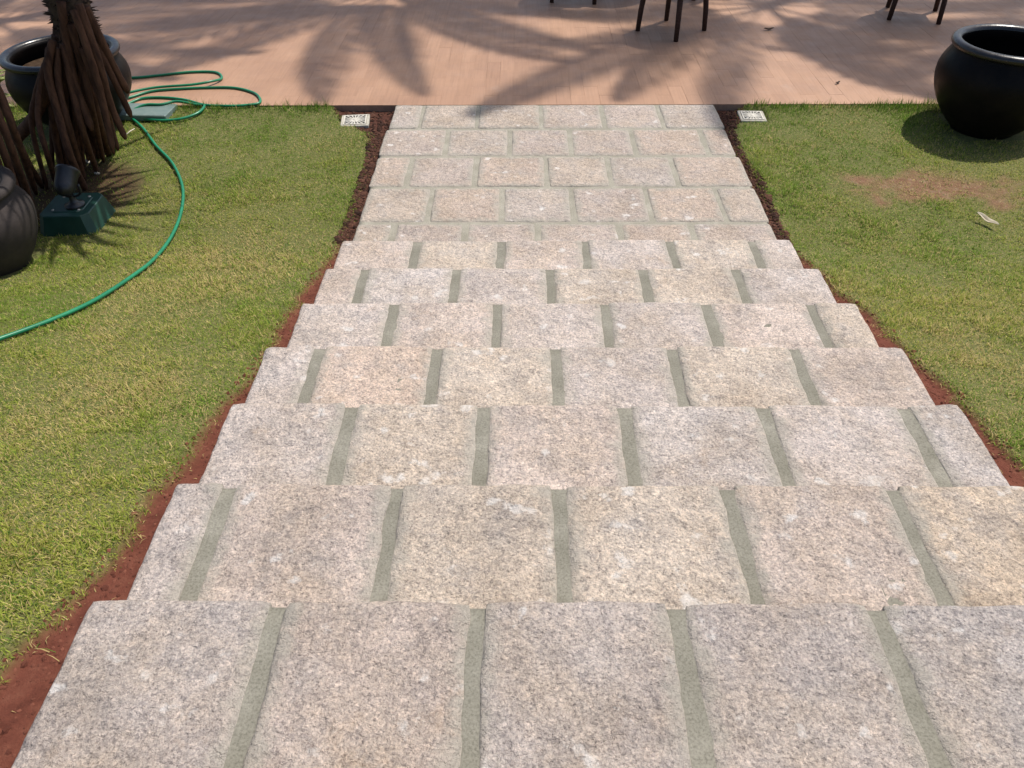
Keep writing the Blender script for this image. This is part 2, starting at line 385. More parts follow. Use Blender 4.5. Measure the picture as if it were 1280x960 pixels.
tints = {'T1': [GREY, PINK, GREY, GREY, BLUE, GREY], 'T2': [GREY, PINK, TAN, TAN, PINK, (.455, .378, .300)], 'T3': [GREY, TAN, PINK, BLUE, GREY, BLUE], 'T4': [GREY, (.46, .375, .32), TAN, GREY, TAN, PINK],
    'T5': [GREY, PINK, GREY, GREY, PINK, TAN], 'T6': [PINK, BLUE, GREY, TAN, TAN, GREY], 'T7': [PINK, TAN, PINK, GREY, TAN, GREY], 'T0': [GREY]*6, 'TT': [PINK]*6}
JA = [-.885, -.385, .115, .62, 1.125]; JB = [-1.13, -.63, -.13, .38, .885]
joints = {'TT': JA, 'T0': JB, 'T1': [-.877, -.377, .118, .621, 1.13], 'T2': [-1.175, -.653, -.152, .37, .875], 'T3': [-.895, -.406, .109, .619, 1.132], 'T4': [-1.133, -.627, -.124, .374, .887],
    'T5': [-.885, -.385, .134, .628, 1.13], 'T6': [-1.122, -.621, -.116, .39, .895], 'T7': [-.901, -.389, .112, .623, 1.113]}
stairs = empty('stone_staircase', (0, Y1+6*RUN, 0))
tag(stairs, 'wide granite block staircase with cement joints running down between two lawns', 'stairs')
def put(o, par):                  # keep world placement under a parent
    o.parent = par; o.matrix_parent_inverse = Matrix.Translation(-Vector(par_loc(par)))
def par_loc(p):
    l = Vector(p.location)
    while p.parent: p = p.parent; l = l+Vector(p.location)
    return l
seed = 100
for si, (nm, js) in enumerate(joints.items()):
    i = si-1                       # TT=-1 (top landing), T0=0, T1..T7
    y1 = Y1+(i-1)*RUN; y0 = y1-RUN; z = (8-i)*H
    if i == -1: y0 -= .5
    step = link('step', bed_mesh(-W/2+.03+.002*si, W/2-.03-.002*si, y0-.03-(y1), -.018, z-.0012, -.30, seed), M['mortar'], stairs)
    step.location = Vector((0, y1, 0))-stairs.location
    rr = random.Random(nm)
    ed = [-W/2+rr.uniform(-.012, .012)]+[j for j in js]+[W/2+rr.uniform(-.012, .012)]
    for k in range(len(ed)-1):
        jw = .018+rr.uniform(-.003, .003)
        a = ed[k]+(jw if k else 0); b = ed[k+1]-(jw if k < len(ed)-2 else 0)
        seed += 1; fr = rr.uniform(-.006, .006)
        dp = y1+fr-(y0+.004)
        m = stone_mesh(b-a, dp, .155, seed, n=40 if i in (1, 2, 3) else 30, rough=1.0, film=(k > 0, k < len(ed)-2, 0, 0), rnd=.0075)
        o = link('stone_block', m, M['granite'], step)
        o.location = ((a+b)/2, (y0+.004+y1+fr)/2-y1, z+rr.uniform(.0, .004)); o.rotation_euler = (rr.uniform(-.004, .004), rr.uniform(-.004, .004), rr.uniform(-.007, .007))
        tc = tints[nm][k]; q = rr.uniform(.95, 1.05)*(1.19 if i <= 1 else 1.33 if i == 2 else 1.38); o.color = (tc[0]*q, tc[1]*q, tc[2]*q, 1)  # nearest rows darker: lens brightness variation put into the stone colour
path = link('stone_path', bed_mesh(-W/2+.012, W/2-.012, Y1+6*RUN-.04, YT-.008, -.0010, -.16, 77), M['mortar2']); tag(path, kind='structure')
PJ = [('E', [-1.104, -.633, -.165, .367, .836]), ('D', [-.894, -.406, .08, .594, 1.085]), ('C', [-1.095, -.603, -.09, .369, .843]), ('B', [-.857, -.364, .109, .60, 1.149]), ('A', [-1.10, -.638, -.112, .403, .877])]
for r, (nm, js) in enumerate(PJ):
    ya = YP+(r-1)*RP; yb = YP+r*RP; rr = random.Random('p'+nm)
    if r == 4: yb -= .0
    if r == 0: ya = Y1+6*RUN+.01
    ed = [-W/2+rr.uniform(-.01, .01)]+js+[W/2+rr.uniform(-.01, .01)]
    for k in range(6):
        jw = .015+rr.uniform(-.003, .004); a = ed[k]+(jw if k else 0); b = ed[k+1]-(jw if k < 5 else 0)
        y0 = ya+.012; y1 = yb-(.012 if r < 4 else .004); seed += 1
        o = link('paving_stone', stone_mesh(b-a, y1-y0, .1, seed, n=26, rough=.75, film=(1, 1, 1, r < 4), rnd=.006), M['granite'], path)
        o.location = ((a+b)/2, (y0+y1)/2, rr.uniform(.0, .004)); o.rotation_euler = (0, 0, rr.uniform(-.01, .01))
        tc = rr.choice([PINK, PINK, (.455, .39, .335), (.445, .395, .36), (.465, .385, .33)]); q = rr.uniform(.97, 1.05)*1.10; o.color = (tc[0]*q, tc[1]*q, tc[2]*q, 1)

# ------------------------------------------------------------------ terrace
mb = MB(); mb.box((0, YT+15, -.09), (60, 30, .17)); terr = mb.build('terrace', M['bed'], smooth=False); tag(terr, kind='structure')
PW, PL, PT = .125, .42, .012
def paver_geo(x0, x1, y0, y1, zt):
    c = .0004; zb = -.006
    v = [(x0, y0, zb), (x1, y0, zb), (x1, y1, zb), (x0, y1, zb), (x0, y0, zt-c), (x1, y0, zt-c), (x1, y1, zt-c), (x0, y1, zt-c), (x0+c, y0+c, zt), (x1-c, y0+c, zt), (x1-c, y1-c, zt), (x0+c, y1-c, zt)]
    f = [(8, 9, 10, 11)]+[(a, (a+1) % 4, 4+(a+1) % 4, 4+a) for a in range(4)]+[(4+a, 4+(a+1) % 4, 8+(a+1) % 4, 8+a) for a in range(4)]
    return v, f
pav = []
for c in range(-60, 61):
    x0 = c*PW+.03; y = YT+.001-(PL/2 if c % 2 else 0); k = 0
    while y < YT+4.6:
        a = max(y, YT+.001); b = y+PL
        if b-a > .02: pav.append((x0, x0+PW, a, b))
        y += PL
cover = [unp(187, 143, 0)]
def vis(p):
    q = np.array([(p[0]+p[1])/2, (p[2]+p[3])/2, 0])-CAM; d = q@FW
    return abs(F_PX*(q@RT)/d) < 650
pav.sort(key=lambda p: (not vis(p), p[2]))
rest = MB(); shared = {}
for n_, (xa, xb, ya, yb) in enumerate(pav):
    g = random.choice((.0001, .0001, .0001, .0002, .0002, .0002, .0003, .0011)); zt = random.uniform(-.0004, .0005)
    if n_ < 300:
        key = (round(yb-ya, 3), g)
        if key not in shared:
            v, f = paver_geo(-PW/2+g, PW/2-g, -(yb-ya)/2+g, (yb-ya)/2-g, 0.0); shared[key] = mesh('paver', v, f, False)
        o = link('paver', shared[key], M['paver'], terr, ((xa+xb)/2, (ya+yb)/2, zt))
    else:
        v, f = paver_geo(xa+g, xb-g, ya+g, yb-g, zt); rest.add(v, f)
o = rest.build('pavers', M['paver'], terr, smooth=False); o['kind'] = 'stuff'

# ------------------------------------------------------------------ lawn blades
COV = on_lawn(187, 143); BOXP = on_lawn(92, 262); POTR = on_lawn(1226, 160); POT2 = Vector((-3.49, 3.95, gz(-3.49, 3.95))); POTB = Vector((-3.89, 6.24, gz(-3.89, 6.24)))
def make_lawn():
    parts = []
    for side in (-1, 1):
        for (ya, yb, dens) in ((.2, 2.2, 36000), (2.2, 3.6, 26000), (3.6, 5.0, 18000), (5.0, 6.6, 14500)):
            xa, xb = (-5.6, -1.35) if side < 0 else (1.35, 5.0)
            n = int((xb-xa)*(yb-ya)*dens); parts.append(np.stack([rng.uniform(xa, xb, n), rng.uniform(ya, yb, n)], -1))
    P = np.vstack(parts); x, y = P[:, 0], P[:, 1]
    # keep what can be seen from here or from a step to the side
    q = np.stack([x, y, z_soil(x, y)], -1)-CAM; d = q@FW
    sx = F_PX*(q@RT)/d; sy = F_PX*(q@UP)/d
    m = (np.abs(sx) < 640+1.0*F_PX/d*.75) & (sy > -480-160)
    m &= y < YT-.004
    lmk = lawn_mask(x, y); dr = dry(x, y)
    thin = (.011*(lmk > -.09)+sstep(-.02, .06, lmk))*(.62+.38*sstep(-.25, .25, fbm(x*3, y*3, 41, 3)))*(1-.55*dr)
    m &= rng.uniform(0, 1, len(x)) < thin
    for c, rx, ry in ((DR_L, .125, .105), (DR_R, .050, .026), (COV, .0, .0), (POTR, .26, .26), (POT2, .26, .26), (POTB, .3, .3)):
        m &= ~((np.abs(x-c.x) < rx) & (np.abs(y-c.y) < ry))
    m &= ~((x > COV.x-.27) & (x < COV.x+.16) & (y > COV.y-.13) & (y < COV.y+.17))
    shade = np.hypot(x+3.5, y-5.0)
    m &= ~((shade < .52) & (rng.uniform(0, 1, len(x)) < .88))
    x, y = x[m], y[m]; lmk = lmk[m]; dr = dr[m]; n = len(x); z = z_ground(x, y)-.004
    edge = sstep(YT-.22, YT-.02, y)*sstep(-.05, .1, lmk)
    cl = .75+.6*sstep(-.2, .5, fbm(x*11, y*11, 95, 3)); L = cl*rng.uniform(.016, .038, n)*(1+1.9*edge*rng.uniform(.2, 1, n))*(1-.35*dr)*(.85+.5*sstep(-.1, .5, fbm(x*2.2, y*2.2, 51, 3)))
    wv = rng.uniform(.0009, .0018, n)*(1+.2*(y > 3.5))
    th = rng.uniform(0, 2*np.pi, n); lean = np.clip(rng.normal(1.05, .35, n), .05, 1.5)*(1-.6*edge)
    dx, dy = np.cos(th), np.sin(th); px_, py_ = -dy, dx
    h1 = L*.55; l1 = lean*.6; l2 = lean*1.25
    mx_, my_, mz = x+dx*h1*np.sin(l1), y+dy*h1*np.sin(l1), z+h1*np.cos(l1)
    h2 = L*.45; tx, ty, tz = mx_+dx*h2*np.sin(l2), my_+dy*h2*np.sin(l2), mz+h2*np.cos(l2)
    V = np.empty((n, 5, 3))
    V[:, 0] = np.stack([x-px_*wv, y-py_*wv, z], -1); V[:, 1] = np.stack([x+px_*wv, y+py_*wv, z], -1)
    V[:, 2] = np.stack([mx_+px_*wv*.85, my_+py_*wv*.85, mz], -1); V[:, 3] = np.stack([mx_-px_*wv*.85, my_-py_*wv*.85, mz], -1)
    V[:, 4] = np.stack([tx, ty, tz], -1)
    base = np.arange(n)*5
    loops = np.stack([base, base+1, base+2, base+3, base+3, base+2, base+4], -1).reshape(-1)
    starts = np.stack([np.arange(n)*7, np.arange(n)*7+4], -1).reshape(-1)
    me = bpy.data.meshes.new('lawn'); me.vertices.add(n*5); me.vertices.foreach_set('co', V.reshape(-1).astype(np.float32))
    me.loops.add(n*7); me.loops.foreach_set('vertex_index', loops.astype(np.int32))
    me.polygons.add(n*2); me.polygons.foreach_set('loop_start', starts.astype(np.int32))
    me.update(calc_edges=True)
    g = np.array([.155, .245, .030]); yg = np.array([.300, .318, .058]); st = np.array([.48, .38, .165]); dg = np.array([.080, .160, .020])
    big = fbm(x*.9, y*.9, 61, 4); mid = fbm(x*4.5, y*4.5, 71, 3)
    yel = np.clip(.50+1.15*big+.5*mid, 0, 1)
    band = np.where(x < 0, np.exp(-((x-xl(y)+.62)/.42)**2), np.exp(-((x-xr(y)-.65)/.45)**2))*sstep(5.9, 4.8, y)
    yel = np.clip(yel+.30*band-.45*sstep(5.6, 6.4, y), 0, 1)
    r = rng.uniform(0, 1, n); col = g[None]*(1-yel[:, None])+yg[None]*yel[:, None]
    br = sstep(.12, .5, fbm(x*1.7+9, y*1.7, 91, 4)); pst = np.clip(.7*(lmk < .0)+.05+.16*yel+.6*dr+.16*band+.30*br, 0, .9); isst = r < pst
    col[isst] = st; isdg = (r > .88)|(rng.uniform(0, 1, n) < .6*edge); col[isdg & ~isst] = dg
    col = col*rng.uniform(.78, 1.36, n)[:, None]
    c4 = np.ones((n, 5, 4), np.float32); c4[:, :, :3] = col[:, None, :]
    at = me.attributes.new('tone', 'FLOAT_COLOR', 'POINT'); at.data.foreach_set('color', c4.reshape(-1))
    print('blades', n)
    o = link('lawn', me, M['grass'])
    tag(o, 'short mown lawn of green and straw coloured blades on both sides of the stairs', 'grass', kind='stuff')
make_lawn()

# ------------------------------------------------------------------ clods and mulch beside the stairs
def crumbs(name, n, ylo, yhi, rlo, rhi, mat, label, cat, sd):
    r = random.Random(sd); mb = MB()
    for _ in range(n):
        y = r.uniform(ylo, yhi); side = r.choice((-1, 1))
        lo, hi = (float(xl(y))-.05, -W/2-.005) if side < 0 else (W/2+.005, float(xr(y))+.05)
        x = r.uniform(lo, hi); s = r.uniform(rlo, rhi)*(1.8 if r.random() < .06 else 1); z = gz(x, y)
        a = r.uniform(0, 6.28); fl = r.uniform(.5, .9)
        pts = []
        for zz, rad, off in ((-.3, .8, 0), (.35, 1.0, .5), (.9, .45, .9)):
            for k in range(5):
                t = a+off+k*1.2566; q = rad*r.uniform(.55, 1.45); pts.append((x+s*q*math.cos(t), y+s*q*math.sin(t)*1.2, z+s*zz*fl))
        f = [(i*5+k, i*5+(k+1) % 5, i*5+5+(k+1) % 5, i*5+5+k) for i in range(2) for k in range(5)]+[(10, 11, 12, 13, 14)]
        mb.add(pts, f)
    tag(mb.build(name, mat, smooth=False), label, cat, kind='stuff')
crumbs('soil_clods', 3600, .5, 4.6, .0015, .0065, M['clod'], 'loose red soil crumbs along the sides of the stairs', 'soil', 3)
crumbs('mulch', 3200, 4.3, YT-.02, .006, .016, M['mulch'], 'dark brown mulch crumbs along the sides of the flat path', 'mulch', 4)

# ------------------------------------------------------------------ drains
def drain(loc, s, rz, label):
    t = empty('drain_grate', loc, rz); tag(t, label, 'drain', 'floor drains at the terrace corners')
    mb = MB(); o_ = s/2+.022; i_ = s/2
    for a, b, c, d in ((-o_, -o_, o_, -i_), (-o_, i_, o_, o_), (-o_, -i_, -i_, i_), (i_, -i_, o_, i_)):
        mb.box(((a+c)/2, (b+d)/2, -.03), (c-a-.0005, d-b-.0005, .058), ch=.004)
    mb.build('cement_surround', M['cement'], t, smooth=False)
    mb = MB(); mb.box((0, 0, -.045), (s*.97, s*.97, .012)); mb.build('pit', M['hole'], t, smooth=False)
    mb = MB(); w_ = .012
    for a, b, c, d in ((-i_, -i_, i_, -i_+w_), (-i_, i_-w_, i_, i_), (-i_, -i_+w_, -i_+w_, i_-w_), (i_-w_, -i_+w_, i_, i_-w_)):
        mb.box(((a+c)/2, (b+d)/2, -.002), (c-a-.001, d-b-.001, .012))
    mb.build('frame', M['drain'], t, smooth=False)
    mb = MB(); mb.lathe([(.0, .004), (.017, .004), (.017, -.01)], 12); mb.build('hub', M['drain'], t)
    for k in range(18):
        a = 2*math.pi*(k+.5)/18; e = (i_-w_)/max(abs(math.cos(a)), abs(math.sin(a))); rot = Matrix.Rotation(a, 3, 'Z')
        mb = MB(); rmid = (.016+e)/2; mb.box((rmid*math.cos(a), rmid*math.sin(a), -.001+.0004*(k % 3)), (e-.016, .0105, .008), rot); mb.build('rib', M['drain'], t, smooth=False)
    return t
drain(DR_L, .19, .10, 'off white square drain grate set in cement on bare dark mulch edge')
drain(DR_R, .17, -.05, 'off white square drain grate half overgrown by taller grass')

# ------------------------------------------------------------------ pots
def pot(loc, prof, rim, mat, label, soil=None, rz=0):
    t = empty('clay_pot', loc, rz); tag(t, label, 'pot', 'clay pots on the lawn')
    mb = MB(); mb.lathe(prof, 56); mb.build('body', mat, t)
    rr_, rz_, rt = rim; mb = MB()
    mb.lathe([(rr_+rt*math.cos(a), rz_+rt*.85*math.sin(a)) for a in np.linspace(-math.pi, math.pi, 15)], 56); mb.build('rim', M['potrim'] if mat is M['pot'] else mat, t)
    if soil:
        r, z = soil; mb = MB(); mb.lathe([(.001, z+.02), (r*.4, z+.012), (r*.8, z-.004), (r, z-.01)], 28); mb.build('potting_soil', M['potsoil'], t)
    return t
def jar(rb, rm, rr, h, wall=.03):
    out = [(rb*.94, -.01), (rb, .0), (rb*1.03, .02)]
    for k in range(1, 15):
        t = k/15; zz = .02+(h-.07)*t
        r = rb*1.03+(rm-rb*1.03)*math.sin(t/.70*math.pi/2)**.85 if t < .70 else rm+(rr-.01-rm)*((t-.70)/.30)**1.8
        out.append((r, zz))
    out += [(rr-.012, h-.035), (rr-.008, h-.01)]
    inn = [(r-wall, z) for r, z in out[::-1] if z > .04]; inn.append((.001, .05))
    return out+inn
pot((POTR.x, POTR.y, POTR.z-.005), jar(.235, .475, .405, .67), (.40, .652, .038), M['pot'], 'large black glazed pot casting a round shadow on the lawn, empty', None)
pot((POTB.x, POTB.y, POTB.z-.005), jar(.21, .455, .40, .60), (.405, .58, .034), M['pot'], 'large black glazed pot filled with soil behind the stilt rooted tree', (.365, .48))
pot((POT2.x, POT2.y, POT2.z-.005), jar(.24, .37, .30, .50), (.305, .485, .036), M['pot2'], 'weathered brown clay pot on the grass beside the green lamp box', None)

# ------------------------------------------------------------------ screw pines with prop roots
def screw_pine(base, trunk_top, roots, label, seed, nleaf=70, spine_z=.9, heads=((0, 0, 0),)):
    r = random.Random(seed); t = empty('screw_pine', base); tag(t, label, 'tree', 'stilt rooted screw pines')
    b = Vector(base); top = Vector(trunk_top)-b; bot = Vector((top.x, top.y, spine_z))
    mb = MB(); n = 16; prof = []
    pts = [bot.lerp(top, k/n) for k in range(n+1)]
    mb.tube(pts, [.055+.07*min(1, k/3) for k in range(n+1)], 14)
    mb.build('trunk', M['trunk'], t)
    mb = MB()
    for _ in range(520):              # stubby thorns and leaf scars
        k = r.random(); p = bot.lerp(top, k*.5+.02); a = r.uniform(0, 6.28); d = Vector((math.cos(a), math.sin(a), r.uniform(-.3, .5))); s = Vector((-math.sin(a), math.cos(a), 0))
        q = p+Vector((d.x, d.y, 0))*.115; l = r.uniform(.02, .055); ww = r.uniform(.006, .014)
        mb.add([q-s*ww, q+s*ww, q+Vector((0, 0, ww*1.4)), q+d*l], [(0, 1, 3), (1, 2, 3), (2, 0, 3)])
    o = mb.build('thorns', M['trunk'], t, smooth=False); o['kind'] = 'stuff'
    for pp, r0, r1 in roots:
        P = spline([Vector(p)-b for p in pp], 6); m = len(P)
        rad = [.82*(r0+(r1-r0)*k/(m-1))*(1+.05*math.sin(k*2.1+r0*999)) for k in range(m)]
        rad[-1] *= .45
        mb = MB(); mb.tube(P, rad, 9); mb.build('prop_root', M['root'], t)
    # sword leaves, shared between copies
    def leaf(L, droop):
        n = 9; v = []; f = []
        for k in range(n):
            s = k/(n-1); ww = .042*(1-s**2.2)*(.75+.25*min(1, s*6)); x = L*(s-.10*droop*s**3); z = L*(.62*s-droop*s*s)
            v += [(x, -ww, z+.012), (x, 0, z-.006), (x, ww, z+.012)]
        for k in range(n-1):
            a = k*3; f += [(a, a+1, a+4, a+3), (a+1, a+2, a+5, a+4)]
        return mesh('leaf', v, f)
    ms = [leaf(L, d) for L, d in ((1.5, .46), (1.3, .34), (1.55, .58), (1.05, .15))]
    for hi, hd in enumerate(heads):  # heads after the first are out of view, added to shade roots and box
        hd = Vector(hd); hp_ = top+hd
        if hd.length > .05:
            st_ = top+Vector((0, 0, -.55)); mb = MB(); mb.tube(spline([st_, st_.lerp(hp_, .5)+Vector((hd.x*.18, hd.y*.18, -.08)), hp_], 5), [.09]*6+[.075]*5, 10); mb.build('added_branch', M['trunk'], t)
        for k in range(nleaf):
            a = k*2.39996+hi; u = k/nleaf; o = link('leaf', ms[r.randrange(3) if u < .8 else 3], M['leaf'], t)
            o.location = hp_+Vector((0, 0, -.25+.6*u)); o.rotation_euler = (0, -.75*u-r.uniform(-.1, .1)-.08, a)
            s = r.uniform(.75, 1.0)*(.78 if hi == 3 else 1); o.scale = (s, s*1.2, s)
    return t
YA = 5.22
def rt(start, mids, end, y0, ym, ground=True, tipY=None):
    pts = [unpY(start[0], start[1], y0)]
    for m_, yy in zip(mids, ym): pts.append(unpY(m_[0], m_[1], yy))
    e = ung(end[0], end[1], .0) if ground else unpY(end[0], end[1], tipY)
    pts.append(e); return pts
tb = unpY(88, 4, YA)               # trunk where it leaves the frame
roots = []
def ar(*a, r0=.030, r1=.024, **k): roots.append((rt(*a, **k), r0, r1))
ar((76, 2), [(82, 45), (94, 105)], (115, 163), YA-.12, [YA-.13, YA-.16], ground=False, tipY=YA-.2, r0=.034, r1=.030)
ar((98, 5), [(122, 73), (138, 130)], (157, 174), YA-.13, [YA-.16, YA-.14], ground=False, tipY=YA-.12, r0=.034, r1=.026)
ar((106, 8), [(124, 45), (143, 85)], (160, 116), YA-.06, [YA-.04, YA+.0], ground=False, tipY=YA+.04, r0=.032, r1=.030)
ar((112, 40), [(130, 75), (148, 112)], (164, 146), YA-.04, [YA-.05, YA-.02], ground=False, tipY=YA+.02, r0=.026, r1=.026)
ar((92, 12), [(113, 72), (127, 120)], (142, 192), YA-.16, [YA-.2, YA-.2], ground=False, tipY=YA-.22, r0=.030, r1=.024)
ar((102, 60), [(120, 110), (134, 150)], (148, 188), YA-.12, [YA-.14, YA-.14], ground=False, tipY=YA-.14, r0=.024, r1=.022)
ar((66, 50), [(60, 90), (72, 140), (88, 195)], (108, 240), YA-.15, [YA-.22, YA-.28, YA-.33], r0=.030, r1=.030)
ar((72, 60), [(74, 110), (88, 165)], (106, 228), YA-.13, [YA-.2, YA-.24], r0=.026, r1=.026)
ar((80, 55), [(90, 110), (104, 165)], (122, 218), YA-.14, [YA-.18, YA-.2], r0=.030, r1=.024)
ar((88, 30), [(104, 90), (116, 140)], (130, 205), YA-.12, [YA-.1, YA-.08], r0=.030, r1=.022)
ar((96, 50), [(112, 105), (124, 150)], (138, 196), YA+.02, [YA+.04, YA+.06], r0=.028, r1=.026)
ar((60, 70), [(50, 110), (48, 150), (58, 190)], (72, 235), YA-.1, [YA-.2, YA-.3, YA-.36], r0=.024, r1=.022)
ar((56, 80), [(44, 120), (40, 160)], (60, 240), YA-.05, [YA-.1, YA-.2], r0=.022, r1=.020)
ar((64, 62), [(56, 118), (40, 150)], (16, 178), YA-.14, [YA-.12, YA-.05], ground=False, tipY=YA+.05, r0=.040, r1=.052)
ar((84, 20), [(96, 80), (110, 140)], (124, 200), YA+.08, [YA+.12, YA+.16], r0=.034, r1=.028)
ar((78, 40), [(84, 100), (94, 160)], (104, 215), YA+.06, [YA+.1, YA+.12], r0=.034, r1=.028)
ar((70, 45), [(70, 100), (78, 150)], (88, 220), YA+.06, [YA+.05, YA+.05], r0=.034, r1=.03)
ar((74, 55), [(66, 105), (66, 150)], (80, 226), YA, [YA-.05, YA-.08], r0=.03, r1=.028)
rx = random.Random(31)
for k in range(12):
    u = k/11; ex, ey = 70+72*u+rx.uniform(-5, 5), 226-34*u+rx.uniform(-6, 6); sx_, sy_2 = 70+38*u, 12+rx.uniform(0, 45); yy = YA+rx.uniform(-.02, .16)
    g_ = ung(ex, ey, 0); m_ = unpY(sx_+(ex-sx_)*.52+rx.uniform(-3, 1), sy_2+(ey-sy_2)*.55, yy-.02)
    roots.append(([unpY(sx_, sy_2, yy), m_, g_], rx.uniform(.022, .03), rx.uniform(.018, .026)))
screw_pine((tb[0], YA, gz(tb[0], YA)), (tb[0]-.03, YA+.03, 2.35), roots, 'screw pine with thorny trunk and prop roots fanned out before a black pot', 11, 90, .80, ((0, 0, 0), (.28, .65, .2), (-.7, .25, .3), (.72, .30, .05)))
roots = []; YB = 4.62
for s0, mids, e, g, dy in (((-34, 70), [(-8, 130), (14, 185)], (44, 268), True, -.10), ((-40, 80), [(-16, 140), (6, 195)], (36, 282), True, -.16), ((-30, 60), [(0, 118), (20, 170)], (46, 245), True, -.02),
    ((-44, 90), [(-24, 150), (-4, 200)], (22, 280), True, -.2), ((-26, 70), [(4, 130), (28, 190)], (54, 236), True, .06), ((-50, 70), [(-40, 140), (-22, 200)], (6, 270), True, -.05), ((-38, 60), [(-20, 130), (0, 180)], (30, 240), True, .1)):
    roots.append((rt(s0, mids, e, YB+dy*.5, [YB+dy, YB+dy*1.2], ground=g), .032, .026))
tb2 = unpY(-42, 60, YB)
screw_pine((tb2[0], YB, gz(tb2[0], YB)), (tb2[0]-.10, YB-.05, 2.45), roots, 'screw pine with straight brown prop roots beside the weathered brown pot', 12, 90, .85, ((0, 0, 0), (.3, .5, .2)))

# ------------------------------------------------------------------ green box, spotlight, cover plate
zt = BOXP.z+.135
A_ = unp(106, 270, zt); B_ = unp(133, 240, zt); C_ = unp(44, 271, zt)
ux = Vector(A_-C_); wx = ux.length; ux.normalize(); dpth = (Vector(B_)-Vector(A_)).length
ang = math.atan2(ux.y, ux.x); cen = (Vector(B_)+Vector(C_))/2
bx = empty('lamp_box', (cen.x, cen.y, BOXP.z-.01), ang); tag(bx, 'low dark green box with sloping sides standing on the grass under a spotlight', 'utility box')
hx, hy = wx/2, dpth/2; mb = MB()
def ring8(a, b, c, z): return [(-a, -b+c, z), (-a+c, -b, z), (a-c, -b, z), (a, -b+c, z), (a, b-c, z), (a-c, b, z), (-a+c, b, z), (-a, b-c, z)]
v = ring8(hx+.035, hy+.035, .045, 0)+ring8(hx, hy, .04, .140)+ring8(hx-.006, hy-.006, .04, .145)
f = [(k*8+i, k*8+(i+1) % 8, k*8+8+(i+1) % 8, k*8+8+i) for k in range(2) for i in range(8)]+[tuple(range(16, 24))]
mb.add(v, f); mb.build('housing', M['box'], bx, smooth=False)
mb = MB(); v = ring8(hx-.05, hy-.05, .03, .1455)+ring8(hx-.055, hy-.055, .03, .151); mb.add(v, [(i, (i+1) % 8, 8+(i+1) % 8, 8+i) for i in range(8)]+[tuple(range(8, 16))]); mb.build('lid', M['box'], bx, smooth=False)
for sx in (-1, 1):
    for sy in (-1, 1):
        mb = MB(); mb.lathe([(.009, .149), (.009, .154), (.001, .1545)], 8, (sx*(hx-.075), sy*(hy-.075), 0)); mb.build('screw', M['drain'], bx)
lz = BOXP.z-.01+.151; lp = unp(94, 257, lz)
sp_ = empty('spotlight', (lp[0], lp[1], lz)); tag(sp_, 'small black garden spotlight with round head standing on the green box', 'lamp')
mb = MB(); mb.lathe([(.001, .0), (.062, .0), (.062, .014), (.03, .024), (.020, .045), (.018, .075)], 20); mb.build('base', M['black'], sp_)
mb = MB(); mb.tube(spline([(-.075, 0, .15), (-.074, 0, .10), (-.04, 0, .072), (0, 0, .066), (.04, 0, .072), (.074, 0, .10), (.075, 0, .15)], 4), .008, 8); mb.build('yoke', M['black'], sp_)
rot = Matrix.Rotation(R(-58), 3, 'X') @ Matrix.Diagonal((.98, .98, .98))
mb = MB(); mb.lathe([(.001, -.098), (.022, -.094), (.042, -.082), (.056, -.062), (.064, -.03), (.068, .07), (.074, .075), (.074, .092), (.064, .092), (.062, .078)], 24, (0, 0, .165), rot); mb.build('head', M['black'], sp_)
mb = MB(); mb.lathe([(.001, .079), (.0618, .079)], 20, (0, 0, .165), rot); mb.build('lens', M['lens'], sp_)
mb = MB(); c = unp(190, 143, COV.z); mb.box((0, 0, .0), (.44, .26, .05), ch=.006)
o = mb.build('cover_plate', M['slab'], None, (c[0]-.05, c[1]+.02, COV.z+.012), smooth=False); o.rotation_euler = (0, 0, -.05)
tag(o, 'flat grey green inspection cover set in the grass under the hose loops', 'cover')

# ------------------------------------------------------------------ hose
HP = [(-150, 470), (-60, 446), (0, 427), (70, 401), (120, 378), (165, 349), (195, 325), (217, 296), (228, 265), (229, 236), (216, 206), (196, 185), (180, 163), (165, 150), (156, 147), (163, 147), (180, 151), (205, 153), (230, 151), (250, 145), (257, 137), (246, 131), (222, 130), (203, 134), (184, 140), (160, 145), (148, 144), (147, 136), (160, 130), (178, 123), (205, 122), (232, 125), (255, 131), (283, 138), (308, 137), (325, 128), (319, 117), (294, 110), (262, 109.5), (225, 111), (190, 114), (162, 122), (146, 126), (144, 122), (160, 119.5), (195, 112.5), (240, 109), (264, 105), (277, 98), (270, 90.5), (240, 90), (205, 93.5), (170, 97), (130, 98), (95, 100)]
hp = []
for k, (a, b) in enumerate(HP):
    q = ung(a, b, .03)
    if q[1] > YT-.02: q = unp(a, b, .012)
    z = .0125 if q[1] > YT else gz(q[0], q[1])+.022
    if k in (22, 23, 24, 44, 45, 46, 47): z += .022
    if YT-.12 < q[1] <= YT: z = max(z, .0125)
    hp.append((q[0], q[1], z))
mb = MB(); mb.tube(spline(hp, 6), .0115, 8)
o = mb.build('garden_hose', M['hose']); tag(o, 'green garden hose looped on the terrace edge and trailing across the lawn', 'hose')

